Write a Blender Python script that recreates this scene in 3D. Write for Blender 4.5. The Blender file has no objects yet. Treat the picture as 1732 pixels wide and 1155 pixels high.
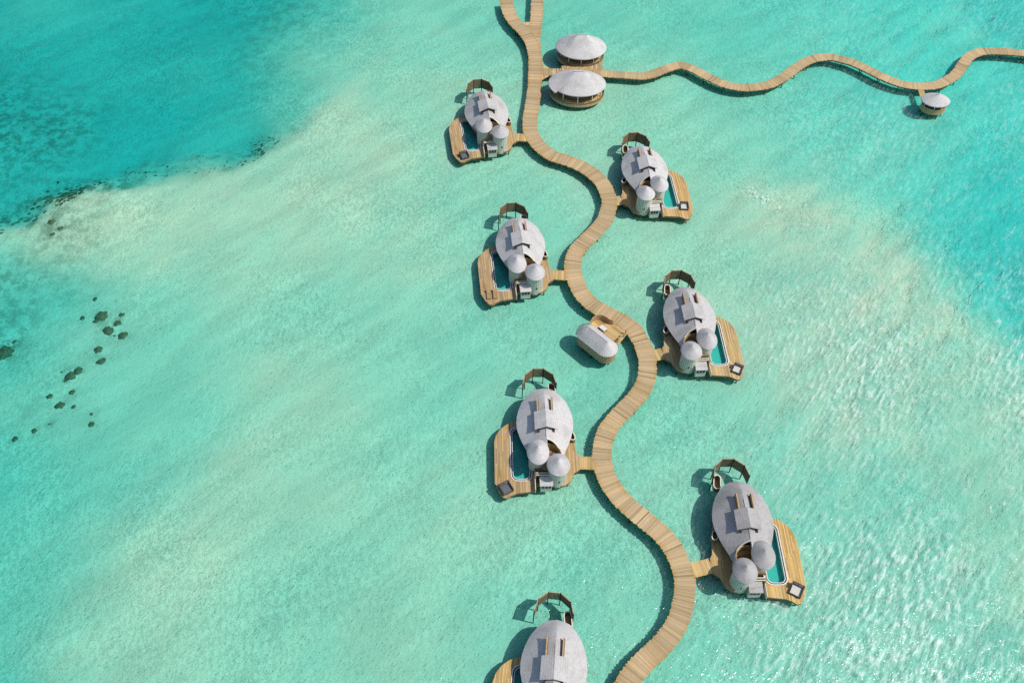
import bpy, math, random
import numpy as np
from mathutils import Vector, Matrix
random.seed(7); RNG = np.random.default_rng(11)
sc = bpy.context.scene
col = sc.collection
R = math.radians

# ------------------------------------------------------------------ camera
CAM_H = 130.0
pitch, roll = R(52.6), math.atan(33 / 1262)
fwd = Vector((0, math.cos(pitch), -math.sin(pitch)))
dn0 = Vector((0, -math.sin(pitch), -math.cos(pitch)))
rt0 = Vector((1, 0, 0))
rt = rt0 * math.cos(roll) - dn0 * math.sin(roll)
dn = dn0 * math.cos(roll) + rt0 * math.sin(roll)
cd = bpy.data.cameras.new('camera')
cd.sensor_width = 36; cd.lens = 36 * 1650 / 1732; cd.clip_start = 1; cd.clip_end = 20000
cam = bpy.data.objects.new('camera', cd); col.objects.link(cam)
m3 = Matrix((rt, -dn, -fwd)).transposed()
cam.matrix_world = Matrix.Translation((0, 0, CAM_H)) @ m3.to_4x4()
sc.camera = cam

# ------------------------------------------------------------------ sky, sun, exposure
to_sun = Vector((0.68, -0.14, 1.0)).normalized()
w = bpy.data.worlds.new('World'); sc.world = w; w.use_nodes = True
nt = w.node_tree
bg = nt.nodes['Background']; sky = nt.nodes.new('ShaderNodeTexSky')
sky.sky_type = 'NISHITA'; sky.sun_disc = False
sky.sun_elevation = math.asin(to_sun.z); sky.sun_rotation = math.atan2(to_sun.x, to_sun.y)
sky.air_density = 1.0; sky.dust_density = 1.5; sky.ozone_density = 1.0
nt.links.new(sky.outputs[0], bg.inputs[0]); bg.inputs[1].default_value = 0.115
sl = bpy.data.lights.new('sun', 'SUN'); sl.energy = 3.7; sl.angle = R(0.53); sl.color = (1.0, 0.95, 0.87)
sun = bpy.data.objects.new('sun', sl); col.objects.link(sun)
sun.rotation_euler = to_sun.to_track_quat('Z', 'Y').to_euler()
sun.location = (60, 60, 150)
vs = sc.view_settings
vs.view_transform = 'Standard'; vs.look = 'None'; vs.gamma = 1; vs.exposure = 0.0; vs.use_curve_mapping = False
sc.cycles.max_bounces = 6; sc.cycles.diffuse_bounces = 3; sc.cycles.glossy_bounces = 3; sc.cycles.transparent_max_bounces = 12
sc.cycles.use_denoising = False
sc.cycles.caustics_reflective = True; sc.cycles.caustics_refractive = False   # light trapped under the surface fills the shadows
sc.cycles.blur_glossy = 1.0; sc.cycles.sample_clamp_indirect = 3.0

# ------------------------------------------------------------------ node helpers
def mat(name):
    m = bpy.data.materials.new(name); m.use_nodes = True
    t = m.node_tree
    for n in list(t.nodes): t.nodes.remove(n)
    out = t.nodes.new('ShaderNodeOutputMaterial')
    return m, t, out
def nd(t, typ, **k):
    n = t.nodes.new(typ)
    for a, b in k.items():
        if a == 'i':
            for q, v in b.items(): n.inputs[q].default_value = v
        else: setattr(n, a, b)
    return n
def lk(t, a, b): t.links.new(a, b)
def mth(t, op, a, b=None, c=None, clamp=False):
    n = nd(t, 'ShaderNodeMath', operation=op, use_clamp=clamp)
    for q, v in enumerate((a, b, c)):
        if v is None: continue
        if isinstance(v, (int, float)): n.inputs[q].default_value = v
        else: lk(t, v, n.inputs[q])
    return n.outputs[0]
def ramp(t, fac, a, b, lo=0.0, hi=1.0, smooth=True):
    n = nd(t, 'ShaderNodeMapRange', interpolation_type='SMOOTHSTEP' if smooth else 'LINEAR')
    lk(t, fac, n.inputs['Value'])
    for k, v in (('From Min', a), ('From Max', b), ('To Min', lo), ('To Max', hi)): n.inputs[k].default_value = v
    return n.outputs[0]
def mix(t, fac, a, b, mode='MIX'):
    n = nd(t, 'ShaderNodeMix', data_type='RGBA', blend_type=mode)
    for q, v in ((0, fac), (6, a), (7, b)):
        if isinstance(v, (int, float)): n.inputs[q].default_value = v
        elif isinstance(v, tuple): n.inputs[q].default_value = (*v, 1) if len(v) == 3 else v
        else: lk(t, v, n.inputs[q])
    return n.outputs[2]
def coords(t, scale=(1, 1, 1), rot=(0, 0, 0), which='Object', loc=(0, 0, 0), typ='POINT'):
    tc = nd(t, 'ShaderNodeTexCoord'); mp = nd(t, 'ShaderNodeMapping', vector_type=typ)
    lk(t, tc.outputs[which], mp.inputs[0])
    mp.inputs['Scale'].default_value = scale; mp.inputs['Rotation'].default_value = rot; mp.inputs['Location'].default_value = loc
    return mp.outputs[0]
def noise(t, vec, s, det=3, rough=.55, dist=0):
    n = nd(t, 'ShaderNodeTexNoise', i={'Scale': s, 'Detail': det, 'Roughness': rough, 'Distortion': dist})
    lk(t, vec, n.inputs['Vector']); return n.outputs['Fac']
def attr(t, name):
    return nd(t, 'ShaderNodeAttribute', attribute_name=name).outputs['Fac']
def bump(t, h, strength, dist):
    b = nd(t, 'ShaderNodeBump', i={'Strength': strength, 'Distance': dist}); lk(t, h, b.inputs['Height']); return b.outputs[0]
def bsdf(t, out, colr, rough=.7, spec=.3, nrm=None, metal=0):
    p = nd(t, 'ShaderNodeBsdfPrincipled', i={'Roughness': rough, 'Specular IOR Level': spec, 'Metallic': metal})
    if isinstance(colr, tuple): p.inputs['Base Color'].default_value = (*colr, 1)
    else: lk(t, colr, p.inputs['Base Color'])
    if nrm is not None: lk(t, nrm, p.inputs['Normal'])
    lk(t, p.outputs[0], out.inputs[0]); return p

# ------------------------------------------------------------------ materials
M = {}
def wood_planks(name, worn, gold, dark, spread=.5):
    m, t, o = mat(name)
    tint = attr(t, 'tint'); acr = attr(t, 'across')
    v = coords(t)
    n1 = noise(t, v, .35, 3); n2 = noise(t, v, 5.0, 4, .65)
    edge = ramp(t, mth(t, 'ABSOLUTE', acr), .45, 1.0)
    e2 = mth(t, 'MULTIPLY', edge, ramp(t, n1, .35, .62), clamp=True)
    c = mix(t, e2, worn, gold)
    c = mix(t, ramp(t, n1, .5, .75, 0, .45), c, gold)
    n6 = noise(t, v, .9, 4, .7)
    c = mix(t, ramp(t, n6, .52, .72, 0, .4), c, (.50, .44, .36))
    br = mth(t, 'ADD', mth(t, 'MULTIPLY', tint, spread), 1 - spread * .55)
    c = mix(t, 1.0, c, nd_rgb(t, br), 'MULTIPLY')
    c = mix(t, ramp(t, n2, .55, .8, 0, .35), c, dark)
    c = mix(t, 1.0, c, nd(t, 'ShaderNodeObjectInfo').outputs['Color'], 'MULTIPLY')
    bsdf(t, o, c, .75, .25)
    M[name] = m
def nd_rgb(t, val):
    n = nd(t, 'ShaderNodeCombineColor')
    for q in range(3): lk(t, val, n.inputs[q])
    return n.outputs[0]
wood_planks('walk_wood', (.49, .36, .20), (.45, .295, .12), (.26, .19, .115), .6)
wood_planks('deck_wood', (.54, .385, .175), (.52, .325, .095), (.22, .15, .075), .55)
def plain(name, a, b, s=1.5, rough=.7, spec=.3, stretch=(1, 1, 1), bmp=0, det=4):
    m, t, o = mat(name)
    v = coords(t, stretch)
    n = noise(t, v, s, det, .6)
    c = mix(t, ramp(t, n, .3, .7), a, b)
    bsdf(t, o, c, rough, spec, bump(t, n, bmp, .05) if bmp else None)
    M[name] = m
plain('beam_wood', (.16, .105, .055), (.25, .17, .09), 2.0)
plain('pile_wood', (.10, .075, .05), (.17, .13, .09), 3.0)
plain('tan_wood', (.38, .26, .13), (.50, .36, .20), 3.0, stretch=(1, 1, .2))
plain('brown_wood', (.13, .085, .05), (.22, .15, .085), 3.0, stretch=(1, 1, .2))
plain('screen_wood', (.15, .115, .065), (.25, .19, .115), 6.0, stretch=(1, 1, .3))
plain('wall_board', (.46, .47, .38), (.58, .58, .48), 3.0, stretch=(1, 1, .15))
plain('cream', (.66, .60, .47), (.74, .69, .57), 2.0)
plain('white_rim', (.62, .61, .58), (.72, .71, .68), 2.0, .4)
plain('dark', (.03, .027, .025), (.06, .05, .045), 4.0)
plain('glass_dark', (.02, .03, .032), (.04, .05, .05), 2.0, .15, .5)
plain('pool_tile', (.08, .42, .42), (.13, .52, .51), 6.0, .4)
plain('sofa_frame', (.05, .048, .045), (.085, .08, .075), 4.0)
plain('cushion', (.50, .49, .43), (.62, .60, .54), 4.0, .9)
plain('grey_cushion', (.09, .095, .10), (.15, .155, .16), 4.0, .9)
plain('rotan', (.32, .21, .10), (.45, .31, .16), 5.0)
def roof_mat():
    m, t, o = mat('shingle')
    v = coords(t); oi = nd(t, 'ShaderNodeObjectInfo')
    add = nd(t, 'ShaderNodeVectorMath', operation='ADD'); lk(t, v, add.inputs[0])
    sc3 = nd(t, 'ShaderNodeVectorMath', operation='SCALE'); lk(t, oi.outputs['Location'], sc3.inputs[0]); sc3.inputs['Scale'].default_value = .37
    lk(t, sc3.outputs[0], add.inputs[1]); v2 = add.outputs[0]
    vo = nd(t, 'ShaderNodeTexVoronoi', i={'Scale': 5.5, 'Randomness': 1.0}); lk(t, v2, vo.inputs['Vector'])
    n1 = noise(t, v2, .45, 4, .6); n2 = noise(t, v2, 9, 2)
    vc = nd(t, 'ShaderNodeSeparateColor'); lk(t, vo.outputs['Color'], vc.inputs[0])
    c = mix(t, vc.outputs[0], (.51, .497, .487), (.605, .592, .577))
    c = mix(t, ramp(t, n1, .45, .68, 0, .6), c, (.39, .375, .36))
    so = nd(t, 'ShaderNodeSeparateXYZ'); lk(t, v, so.inputs[0])
    crs = mth(t, 'FRACT', mth(t, 'ADD', mth(t, 'MULTIPLY', so.outputs[2], 7.0), mth(t, 'MULTIPLY', n1, .8)))
    c = mix(t, ramp(t, crs, .0, .4, .42, 0), c, (.27, .26, .255))
    c = mix(t, ramp(t, n2, .55, .8, 0, .25), c, (.70, .68, .66))
    c = mix(t, 1.0, c, oi.outputs['Color'], 'MULTIPLY')
    h = mth(t, 'ADD', mth(t, 'MULTIPLY', vc.outputs[1], .6), mth(t, 'MULTIPLY', n2, .4))
    bsdf(t, o, c, .8, .2, bump(t, h, .5, .06)); M['shingle'] = m
roof_mat()
def poolwater():
    m, t, o = mat('pool_water')
    v = coords(t); n = noise(t, v, 2.5, 3)
    b = bump(t, n, .25, .1)
    fr = nd(t, 'ShaderNodeFresnel', i={'IOR': 1.33}); lk(t, b, fr.inputs['Normal'])
    tr = nd(t, 'ShaderNodeBsdfTransparent', i={'Color': (.62, .95, .88, 1)})
    gl = nd(t, 'ShaderNodeBsdfGlossy', i={'Roughness': .08}); lk(t, b, gl.inputs['Normal'])
    mx = nd(t, 'ShaderNodeMixShader'); lk(t, fr.outputs[0], mx.inputs[0]); lk(t, tr.outputs[0], mx.inputs[1]); lk(t, gl.outputs[0], mx.inputs[2])
    lk(t, mx.outputs[0], o.inputs[0]); M['pool_water'] = m
poolwater()
def seamat():
    m, t, o = mat('sea_water')
    va = coords(t, (2.0, 1, 1), (0, 0, R(48)), typ='TEXTURE')
    rip = noise(t, va, 2.6, 2, .6)
    b = nd(t, 'ShaderNodeBump', i={'Distance': .16, 'Strength': .78}); lk(t, rip, b.inputs['Height'])
    nrm = b.outputs[0]
    fr = nd(t, 'ShaderNodeFresnel', i={'IOR': 1.33}); lk(t, nrm, fr.inputs['Normal'])
    tr = nd(t, 'ShaderNodeBsdfTransparent', i={'Color': (.97, 1, .99, 1)})
    # foam on breaking crests, with white sun glints painted into the same mask
    fo = attr(t, 'foam_glint')
    fn = noise(t, va, 1.9, 4, .72)
    fm = mth(t, 'MULTIPLY', ramp(t, fn, .50, .66), fo, clamp=True)
    fd = nd(t, 'ShaderNodeBsdfDiffuse', i={'Color': (.82, .85, .84, 1)})
    b2 = nd(t, 'ShaderNodeMixShader'); lk(t, fm, b2.inputs[0]); lk(t, tr.outputs[0], b2.inputs[1]); lk(t, fd.outputs[0], b2.inputs[2])
    # pale layer: stirred bubbles and silt, plus surface glare and glint lines painted in
    ae = attr(t, 'silt_glare')
    va2 = coords(t, (3.4, 1, 1), (0, 0, R(57)), typ='TEXTURE')
    am = mth(t, 'MULTIPLY', ae, ramp(t, noise(t, va2, 1.5, 4, .70), .44, .74, .06, .85), clamp=True)
    ad = nd(t, 'ShaderNodeBsdfDiffuse', i={'Color': (.80, .93, .87, 1)})
    b3 = nd(t, 'ShaderNodeMixShader'); lk(t, am, b3.inputs[0]); lk(t, b2.outputs[0], b3.inputs[1]); lk(t, ad.outputs[0], b3.inputs[2])
    gl = nd(t, 'ShaderNodeBsdfGlossy', i={'Roughness': .15}); lk(t, nrm, gl.inputs['Normal'])
    mx = nd(t, 'ShaderNodeMixShader'); lk(t, fr.outputs[0], mx.inputs[0]); lk(t, b3.outputs[0], mx.inputs[1]); lk(t, gl.outputs[0], mx.inputs[2])
    lk(t, mx.outputs[0], o.inputs['Surface'])
    ab = nd(t, 'ShaderNodeVolumeAbsorption', i={'Color': (0.0, .875, .935, 1), 'Density': .62})
    lk(t, ab.outputs[0], o.inputs['Volume'])
    M['sea_water'] = m
seamat()
def bedmat():
    m, t, o = mat('sand_bed')
    warm = attr(t, 'warm'); weed = attr(t, 'weed')
    v = coords(t); va = coords(t, (1, .5, 1), (0, 0, R(-30)))
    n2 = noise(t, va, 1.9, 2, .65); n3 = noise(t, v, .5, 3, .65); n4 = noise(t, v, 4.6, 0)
    c = mix(t, warm, (.655, .62, .475), (.635, .595, .46))
    c = mix(t, mth(t, 'MULTIPLY', attr(t, 'depth_tint'), .8), c, (.22, .66, .555))  # teal put into the bed colour for light absorbed by deeper water
    vs_ = coords(t, (4.0, 1, 1), (0, 0, R(42)), typ='TEXTURE'); n5 = noise(t, vs_, .30, 3, .6)
    c = mix(t, 1.0, c, nd_rgb(t, ramp(t, n5, .3, .7, .92, 1.07)), 'MULTIPLY')
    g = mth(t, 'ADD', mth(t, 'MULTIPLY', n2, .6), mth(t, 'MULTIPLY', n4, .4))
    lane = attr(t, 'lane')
    caustic_fac = mth(t, 'ADD', mth(t, 'MULTIPLY', mth(t, 'SUBTRACT', ramp(t, g, .34, .66), .5), lane), .5)
    c = mix(t, caustic_fac, mix(t, 1.0, c, (.79, .82, .79), 'MULTIPLY'), mix(t, 1.0, c, (1.18, 1.16, 1.14), 'MULTIPLY'))  # bright and dark mottle painted into the sand for rippling caustic light
    wm = mth(t, 'MULTIPLY', weed, ramp(t, n3, .40, .62), clamp=True)
    c = mix(t, mth(t, 'MULTIPLY', wm, .8), c, (.075, .13, .07))
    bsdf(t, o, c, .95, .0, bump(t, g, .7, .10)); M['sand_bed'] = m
bedmat()
plain('coral', (.06, .085, .05), (.17, .18, .10), 2.5, .95, .0, bmp=.6)
plain('seagrass', (.035, .07, .04), (.10, .15, .07), 1.2, .95, .0)

# ------------------------------------------------------------------ mesh helpers
class MB:
    def __init__(s, mir=1): s.v = []; s.f = []; s.t = []; s.a = []; s.m = mir
    def add(s, vs, fs, tint=.5, across=None):
        b = len(s.v)
        s.v += [(p[0] * s.m, p[1], p[2]) for p in vs]
        s.f += [tuple(b + i for i in (f if s.m > 0 else f[::-1])) for f in fs]
        s.t += [tint] * len(vs); s.a += (across if across else [0.0] * len(vs))
    BOXF = [(0, 3, 2, 1), (4, 5, 6, 7), (0, 1, 5, 4), (1, 2, 6, 5), (2, 3, 7, 6), (3, 0, 4, 7)]
    def quadbox(s, q, z0, z1, tint=.5, across=None):
        vs = [(x, y, z0) for x, y in q] + [(x, y, z1) for x, y in q]
        s.add(vs, s.BOXF, tint, across * 2 if across else None)
    def box(s, x0, x1, y0, y1, z0, z1, tint=.5):
        s.quadbox([(x0, y0), (x1, y0), (x1, y1), (x0, y1)], z0, z1, tint)
    def bar(s, p, q, wd, h, tint=.5):
        p, q = Vector(p), Vector(q); d = (q - p).normalized()
        n = Vector((-d.y, d.x, 0))
        n = Vector((1, 0, 0)) if n.length < 1e-4 else n.normalized()
        u = d.cross(n).normalized() * -1
        vs = []
        for e in (p, q):
            for a, b in ((-1, -1), (1, -1), (1, 1), (-1, 1)):
                vs.append(tuple(e + n * a * wd / 2 + u * b * h / 2))
        s.add(vs, [(0, 1, 2, 3), (7, 6, 5, 4), (0, 4, 5, 1), (1, 5, 6, 2), (2, 6, 7, 3), (3, 7, 4, 0)], tint)
    def prism(s, poly, z0, z1, tint=.5):
        n = len(poly)
        vs = [(x, y, z0) for x, y in poly] + [(x, y, z1) for x, y in poly]
        fs = [tuple(range(n - 1, -1, -1)), tuple(range(n, 2 * n))]
        fs += [(i, (i + 1) % n, n + (i + 1) % n, n + i) for i in range(n)]
        s.add(vs, fs, tint)
    def ring(s, inner, outer, z0, z1, closed=True):
        n = len(inner); vs = []
        for p in (inner, outer):
            for z in (z0, z1): vs += [(x, y, z) for x, y in p]
        fs = []
        I0, I1, O0, O1 = 0, n, 2 * n, 3 * n
        rng = range(n if closed else n - 1)
        for i in rng:
            j = (i + 1) % n
            fs += [(I1 + i, O1 + i, O1 + j, I1 + j), (I0 + j, O0 + j, O0 + i, I0 + i),
                   (O0 + i, O0 + j, O1 + j, O1 + i), (I0 + j, I0 + i, I1 + i, I1 + j)]
        if not closed:
            fs += [(I0, O0, O1, I1), (I1 + n - 1, O1 + n - 1, O0 + n - 1, I0 + n - 1)]
        s.add(vs, fs)
    def cyl(s, x, y, z0, z1, r0, r1=None, n=10):
        r1 = r0 if r1 is None else r1
        A = [2 * math.pi * i / n for i in range(n)]
        vs = [(x + r0 * math.cos(a), y + r0 * math.sin(a), z0) for a in A] + [(x + r1 * math.cos(a), y + r1 * math.sin(a), z1) for a in A]
        fs = [tuple(range(n - 1, -1, -1)), tuple(range(n, 2 * n))] + [(i, (i + 1) % n, n + (i + 1) % n, n + i) for i in range(n)]
        s.add(vs, fs)
    def mesh(s, name, material, smooth=False, attrs=False):
        me = bpy.data.meshes.new(name); me.from_pydata(s.v, [], s.f); me.update()
        me.materials.append(M[material])
        if attrs:
            for nm, d in (('tint', s.t), ('across', s.a)):
                at = me.attributes.new(nm, 'FLOAT', 'POINT'); at.data.foreach_set('value', d)
        if smooth: me.polygons.foreach_set('use_smooth', [True] * len(me.polygons))
        return me
    def build(s, name, material, parent=None, smooth=False, attrs=False, kind=None):
        o = bpy.data.objects.new(name, s.mesh(name, material, smooth, attrs)); col.objects.link(o)
        if parent: o.parent = parent
        if kind: o['kind'] = kind
        return o
def empty(name, loc, rz=0):
    o = bpy.data.objects.new(name, None); col.objects.link(o); o.location = loc; o.rotation_euler.z = rz
    o.empty_display_size = .5; return o
def tag(o, label, cat, group=None):
    o['label'] = label; o['category'] = cat
    if group: o['group'] = group
    return o
def copy_tree(o, parent=None):
    c = o.copy(); col.objects.link(c); c.parent = parent
    for ch in list(o.children): copy_tree(ch, c)
    return c
def scan(poly, x):
    ys = []
    n = len(poly)
    for i in range(n):
        (x0, y0), (x1, y1) = poly[i], poly[(i + 1) % n]
        if (x0 <= x < x1) or (x1 <= x < x0): ys.append(y0 + (y1 - y0) * (x - x0) / (x1 - x0))
    ys.sort(); return [(ys[i], ys[i + 1]) for i in range(0, len(ys) - 1, 2)]
def plank_fill(mb, poly, z0, z1, step=.24, gap=.02, holes=(), ang=0.0, grp=1.0):
    c, s = math.cos(ang), math.sin(ang)
    rot = lambda p: (p[0] * c + p[1] * s, -p[0] * s + p[1] * c)
    inv = lambda p: (p[0] * c - p[1] * s, p[0] * s + p[1] * c)
    P = [rot(p) for p in poly]; Hs = [[rot(p) for p in h] for h in holes]
    x = min(p[0] for p in P) + gap; xm = max(p[0] for p in P)
    while x < xm:
        iv = scan(P, x + step / 2); ia, ib = scan(P, x + .004), scan(P, x + step - gap - .004)
        iv0 = list(iv)
        for h in Hs:
            cut = scan(h, x + step / 2)
            for a, b in cut:
                nv = []
                for lo, hi in iv:
                    if b <= lo or a >= hi: nv.append((lo, hi)); continue
                    if a > lo: nv.append((lo, a))
                    if b < hi: nv.append((b, hi))
                iv = nv
        for lo, hi in iv:
            y = lo
            while y < hi - .05:
                L = random.uniform(2.4, 4.6); ye = hi if hi - y < L + .8 else y + L
                yl = yr = y; tl = tr_ = ye - .012
                for (m0, m1), (a0, a1), (b0, b1) in zip(iv0, ia, ib) if len(ia) == len(ib) == len(iv0) else ():
                    if y == m0 and abs(a0 - m0) < 1.2 and abs(b0 - m0) < 1.2: yl, yr = a0, b0
                    if ye == m1 and abs(a1 - m1) < 1.2 and abs(b1 - m1) < 1.2: tl, tr_ = a1, b1
                q = [inv(p) for p in ((x, yl), (x + step - gap, yr), (x + step - gap, tr_), (x, tl))]
                mb.quadbox(q, z0, z1, random.random() * grp + .5 * (1 - grp), [random.uniform(-1, 1)] * 4)
                y = ye
        x += step
def catmull(P, step):
    P = [Vector(p) for p in P]; out = []
    for i in range(1, len(P) - 2):
        p0, p1, p2, p3 = P[i - 1:i + 3]
        for k in range(40):
            u = k / 40
            out.append(.5 * ((2 * p1) + (p2 - p0) * u + (2 * p0 - 5 * p1 + 4 * p2 - p3) * u * u + (3 * p1 - p0 - 3 * p2 + p3) * u ** 3))
    # smooth the trace lightly, then even spacing
    for _ in range(60):
        out = [out[0]] + [(out[i - 1] + 2 * out[i] + out[i + 1]) / 4 for i in range(1, len(out) - 1)] + [out[-1]]
    res = [out[0]]; acc = 0
    for a, b in zip(out, out[1:]):
        d = (b - a).length
        while acc + d >= step:
            u = (step - acc) / d; a = a + (b - a) * u; res.append(a.copy()); d = (b - a).length; acc = 0
        acc += d
    return res

# ------------------------------------------------------------------ seabed and sea
DECK_Z = 1.2
ED1 = [(-15, 420), (-30.51, 203.6), (-32.51, 196.42), (-35.8, 178.61), (-40.21, 159.56), (-46.28, 148.43), (-49.94, 142.6), (-56.0, 138.36), (-64.93, 137.69), (-72.33, 135.62), (-80.48, 132.58), (-85.66, 127.69), (-89.14, 121.53), (-98.69, 118.26), (-420, 60)]
ED2 = [(20, 420), (37.17, 206.7), (40.72, 173.61), (43.6, 145.0), (52.3, 141.14), (58.95, 133.32), (66.06, 124.43), (71.28, 118.81), (74.93, 111.99), (78.06, 104.19), (80.35, 94.35), (84.69, 85.22), (95, 66), (140, -80)]
CTLD = [(-117.57, 192.59, 0.4, 0), (-96.14, 165.91, 0.8, 0), (-103.92, 152.39, 1.0, 0.7), (-94.66, 145.66, 0.6, 0.8), (-80.42, 153.33, 1.3, 0), (-65.48, 167.19, 0.8, 0.1), (-47.91, 173.95, 0, 0.3), (-41.47, 182.62, -0.3, 0.55), (-61.59, 148.71, 0.3, 0), (-81.93, 137.71, 1.2, 0), (-92.61, 135.67, 1.0, 0.2), (-74.9, 181.17, 0.8, 0.1)]
CTLS = [(-45.53, 143.79, 0.45, 1), (-52.57, 132.35, 0.75, 0.5), (-79.24, 128.24, 0.6, 0.6), (-82.42, 120.59, 0.75, 0.3), (-89.2, 109.07, 2.6, 0), (-85.7, 98.75, 3.0, 0), (-76.58, 71.92, 2.9, 0), (-66.77, 57.85, 2.3, 0), (-66.14, 41.17, 2.9, 0), (-69.1, 82.76, 1.6, 0), (-58.89, 42.92, 1.2, 0.4), (-22.66, 175.02, 1.0, 0.2), (-30.04, 149.94, 0.6, 0.9), (-35.49, 137.82, 0.65, 0.8), (-18.39, 122.89, 1.0, 0.3), (-45.19, 121.93, 0.95, 0.4), (-26.7, 101.98, 1.35, 0), (-39.73, 90.54, 0.8, 0.7), (-15.24, 84.44, 1.4, 0), (-4.96, 64.21, 1.15, 0.1), (-36.18, 70.1, 0.75, 0.8), (-46.76, 58.41, 0.8, 0.9), (-52.96, 47.08, 0.85, 0.9), (-29.32, 54.46, 1.2, 0.1), (-12.48, 50.65, 1.0, 0.2), (-52.46, 83.28, 1.6, 0), (-66.41, 100.66, 1.35, 0), (-58.61, 110.12, 1.15, 0.2), (-1.64, 101.54, 1.3, 0), (24.66, 121.49, 1.2, 0), (17.6, 85.46, 1.5, 0), (23.05, 69.85, 1.5, 0), (12.12, 58.26, 1.5, 0), (36.49, 86.05, 1.4, 0), (48.81, 75.66, 1.45, 0), (60.22, 86.79, 0.95, 0.5), (51.42, 65.83, 1.5, 0), (63.37, 61.5, 1.5, 0), (73.31, 66.45, 1.1, 0.2), (52.02, 48.24, 1.7, 0), (35.89, 47.81, 1.7, 0), (68.22, 48.67, 1.7, 0), (8.69, 134.63, 1.0, 0.2), (42.01, 186.24, 1.3, 0), (68.84, 189.59, 1.2, 0), (50.78, 154.91, 1.2, 0), (32.32, 148.87, 1.15, 0.1), (16.0, 193.99, 1.3, 0), (95.62, 190.76, 1.2, 0), (47.83, 98.17, 0.85, 0.7), (39.8, 113.52, 1.0, 0.4), (46.81, 134.45, 0.55, 0.9), (55.91, 128.57, 0.5, 1), (63.79, 118.55, 0.55, 1), (69.5, 106.49, 0.6, 0.8), (71.5, 94.09, 0.8, 0.5), (57.16, 111.38, 0.8, 0.6), (-5.87, 134.09, 1.0, 0.1), (-21.08, 155.69, 0.9, 0.4), (-32.04, 191.86, 1.0, 0.3), (3.58, 74.31, 1.4, 0), (-50.78, 97.41, 1.3, 0.1), (-66.5, 121.16, 0.8, 0.4), (86.87, 137.54, 1.4, 0), (87.25, 115.15, 1.6, 0), (114.74, 196.08, 2.0, 0), (73.76, 150.48, 1.15, 0), (81.22, 87.45, 1.0, 0)]
COR = [(-70.16, 103.24, 1.08, 'largest dark coral head in the upper cluster on the left sand'), (-70.82, 102.03, 0.59, 'small coral nub touching the largest head of the upper cluster'), (-73.34, 102.71, 0.54, 'small dark coral head leftmost of the upper cluster'), (-72.36, 106.93, 0.54, 'small dark coral head topmost of the upper cluster'), (-66.8, 103.48, 0.59, 'dark coral head at the top right of the upper cluster'), (-67.08, 101.65, 0.69, 'elongated coral head between the top right and wide heads of the upper cluster'), (-68.22, 100.01, 0.93, 'wide dark coral head at the lower middle of the upper cluster'), (-65.42, 99.11, 0.83, 'dark coral head at the far right of the upper cluster'), (-66.8, 99.02, 0.39, 'tiny coral bit just left of the far right head of the upper cluster'), (-68.79, 96.05, 0.74, 'upper of two lone round coral heads below the cluster'), (-67.66, 93.6, 0.78, 'lower of two lone round coral heads below the cluster'), (-70.86, 91.68, 0.78, 'round coral head at the top right of the lower cluster'), (-71.76, 90.64, 0.93, 'largest coral head of the lower cluster on the left sand'), (-72.34, 89.69, 0.44, 'coral nub at the lower left tip of the lower cluster'), (-70.68, 87.52, 0.59, 'small coral head just below the lower cluster'), (-71.78, 84.93, 0.74, 'coral head among scattered specks well below the lower cluster'), (-74.02, 86.66, 0.59, 'coral clump left of the small head below the lower cluster'), (-73.48, 91.4, 0.39, 'tiny coral dot left of the lower cluster'), (-84.28, 95.3, 1.37, 'big dark coral patch at the left edge of the picture'), (-83.42, 97.57, 0.49, 'small coral spur above the big patch at the left edge'), (-74.47, 80.21, 0.54, 'small coral clump, left of the pair low on the left sand'), (-72.41, 81.42, 0.39, 'tiny coral clump, right of the pair low on the left sand'), (-77.02, 78.7, 0.59, 'lowest coral clump on the left sand, nearest the left edge'), (-69.55, 84.74, 0.49, 'small coral clump just right of the head among scattered specks'), (-65.86, 81.55, 0.59, 'lower of two small coral clumps at the right end of the specks'), (-66.39, 83.44, 0.44, 'upper of two small coral clumps at the right end of the specks'), (-85.12, 124.43, 0.78, 'oval coral head just below the weedy drop-off at far left'), (-82.98, 122.98, 0.59, 'small coral head right of the oval one below the drop-off'), (-83.99, 121.38, 0.54, 'streaky coral head under the oval one below the drop-off')]
def sstep(x, a, b):
    u = np.clip((x - a) / (b - a), 0, 1); return u * u * (3 - 2 * u)
def sdist(X, Y, P, side):
    best = np.full(X.shape, 1e18); sg = np.zeros(X.shape)
    for (x0, y0), (x1, y1) in zip(P, P[1:]):
        dx, dy = x1 - x0, y1 - y0; L2 = dx * dx + dy * dy
        u = np.clip(((X - x0) * dx + (Y - y0) * dy) / L2, 0, 1)
        ex, ey = X - x0 - u * dx, Y - y0 - u * dy
        d = ex * ex + ey * ey; cr = dx * ey - dy * ex
        k = d < best; best = np.where(k, d, best); sg = np.where(k, np.sign(cr), sg)
    return np.sqrt(best) * sg * side
def interp(X, Y, ctl, soft=9.0):
    W = np.zeros(X.shape); A = np.zeros(X.shape); B = np.zeros(X.shape)
    for x, y, a, b in ctl:
        wgt = 1 / ((X - x) ** 2 + (Y - y) ** 2 + soft * soft) ** 1.7
        W += wgt; A += wgt * a; B += wgt * b
    return A / W, B / W
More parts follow.
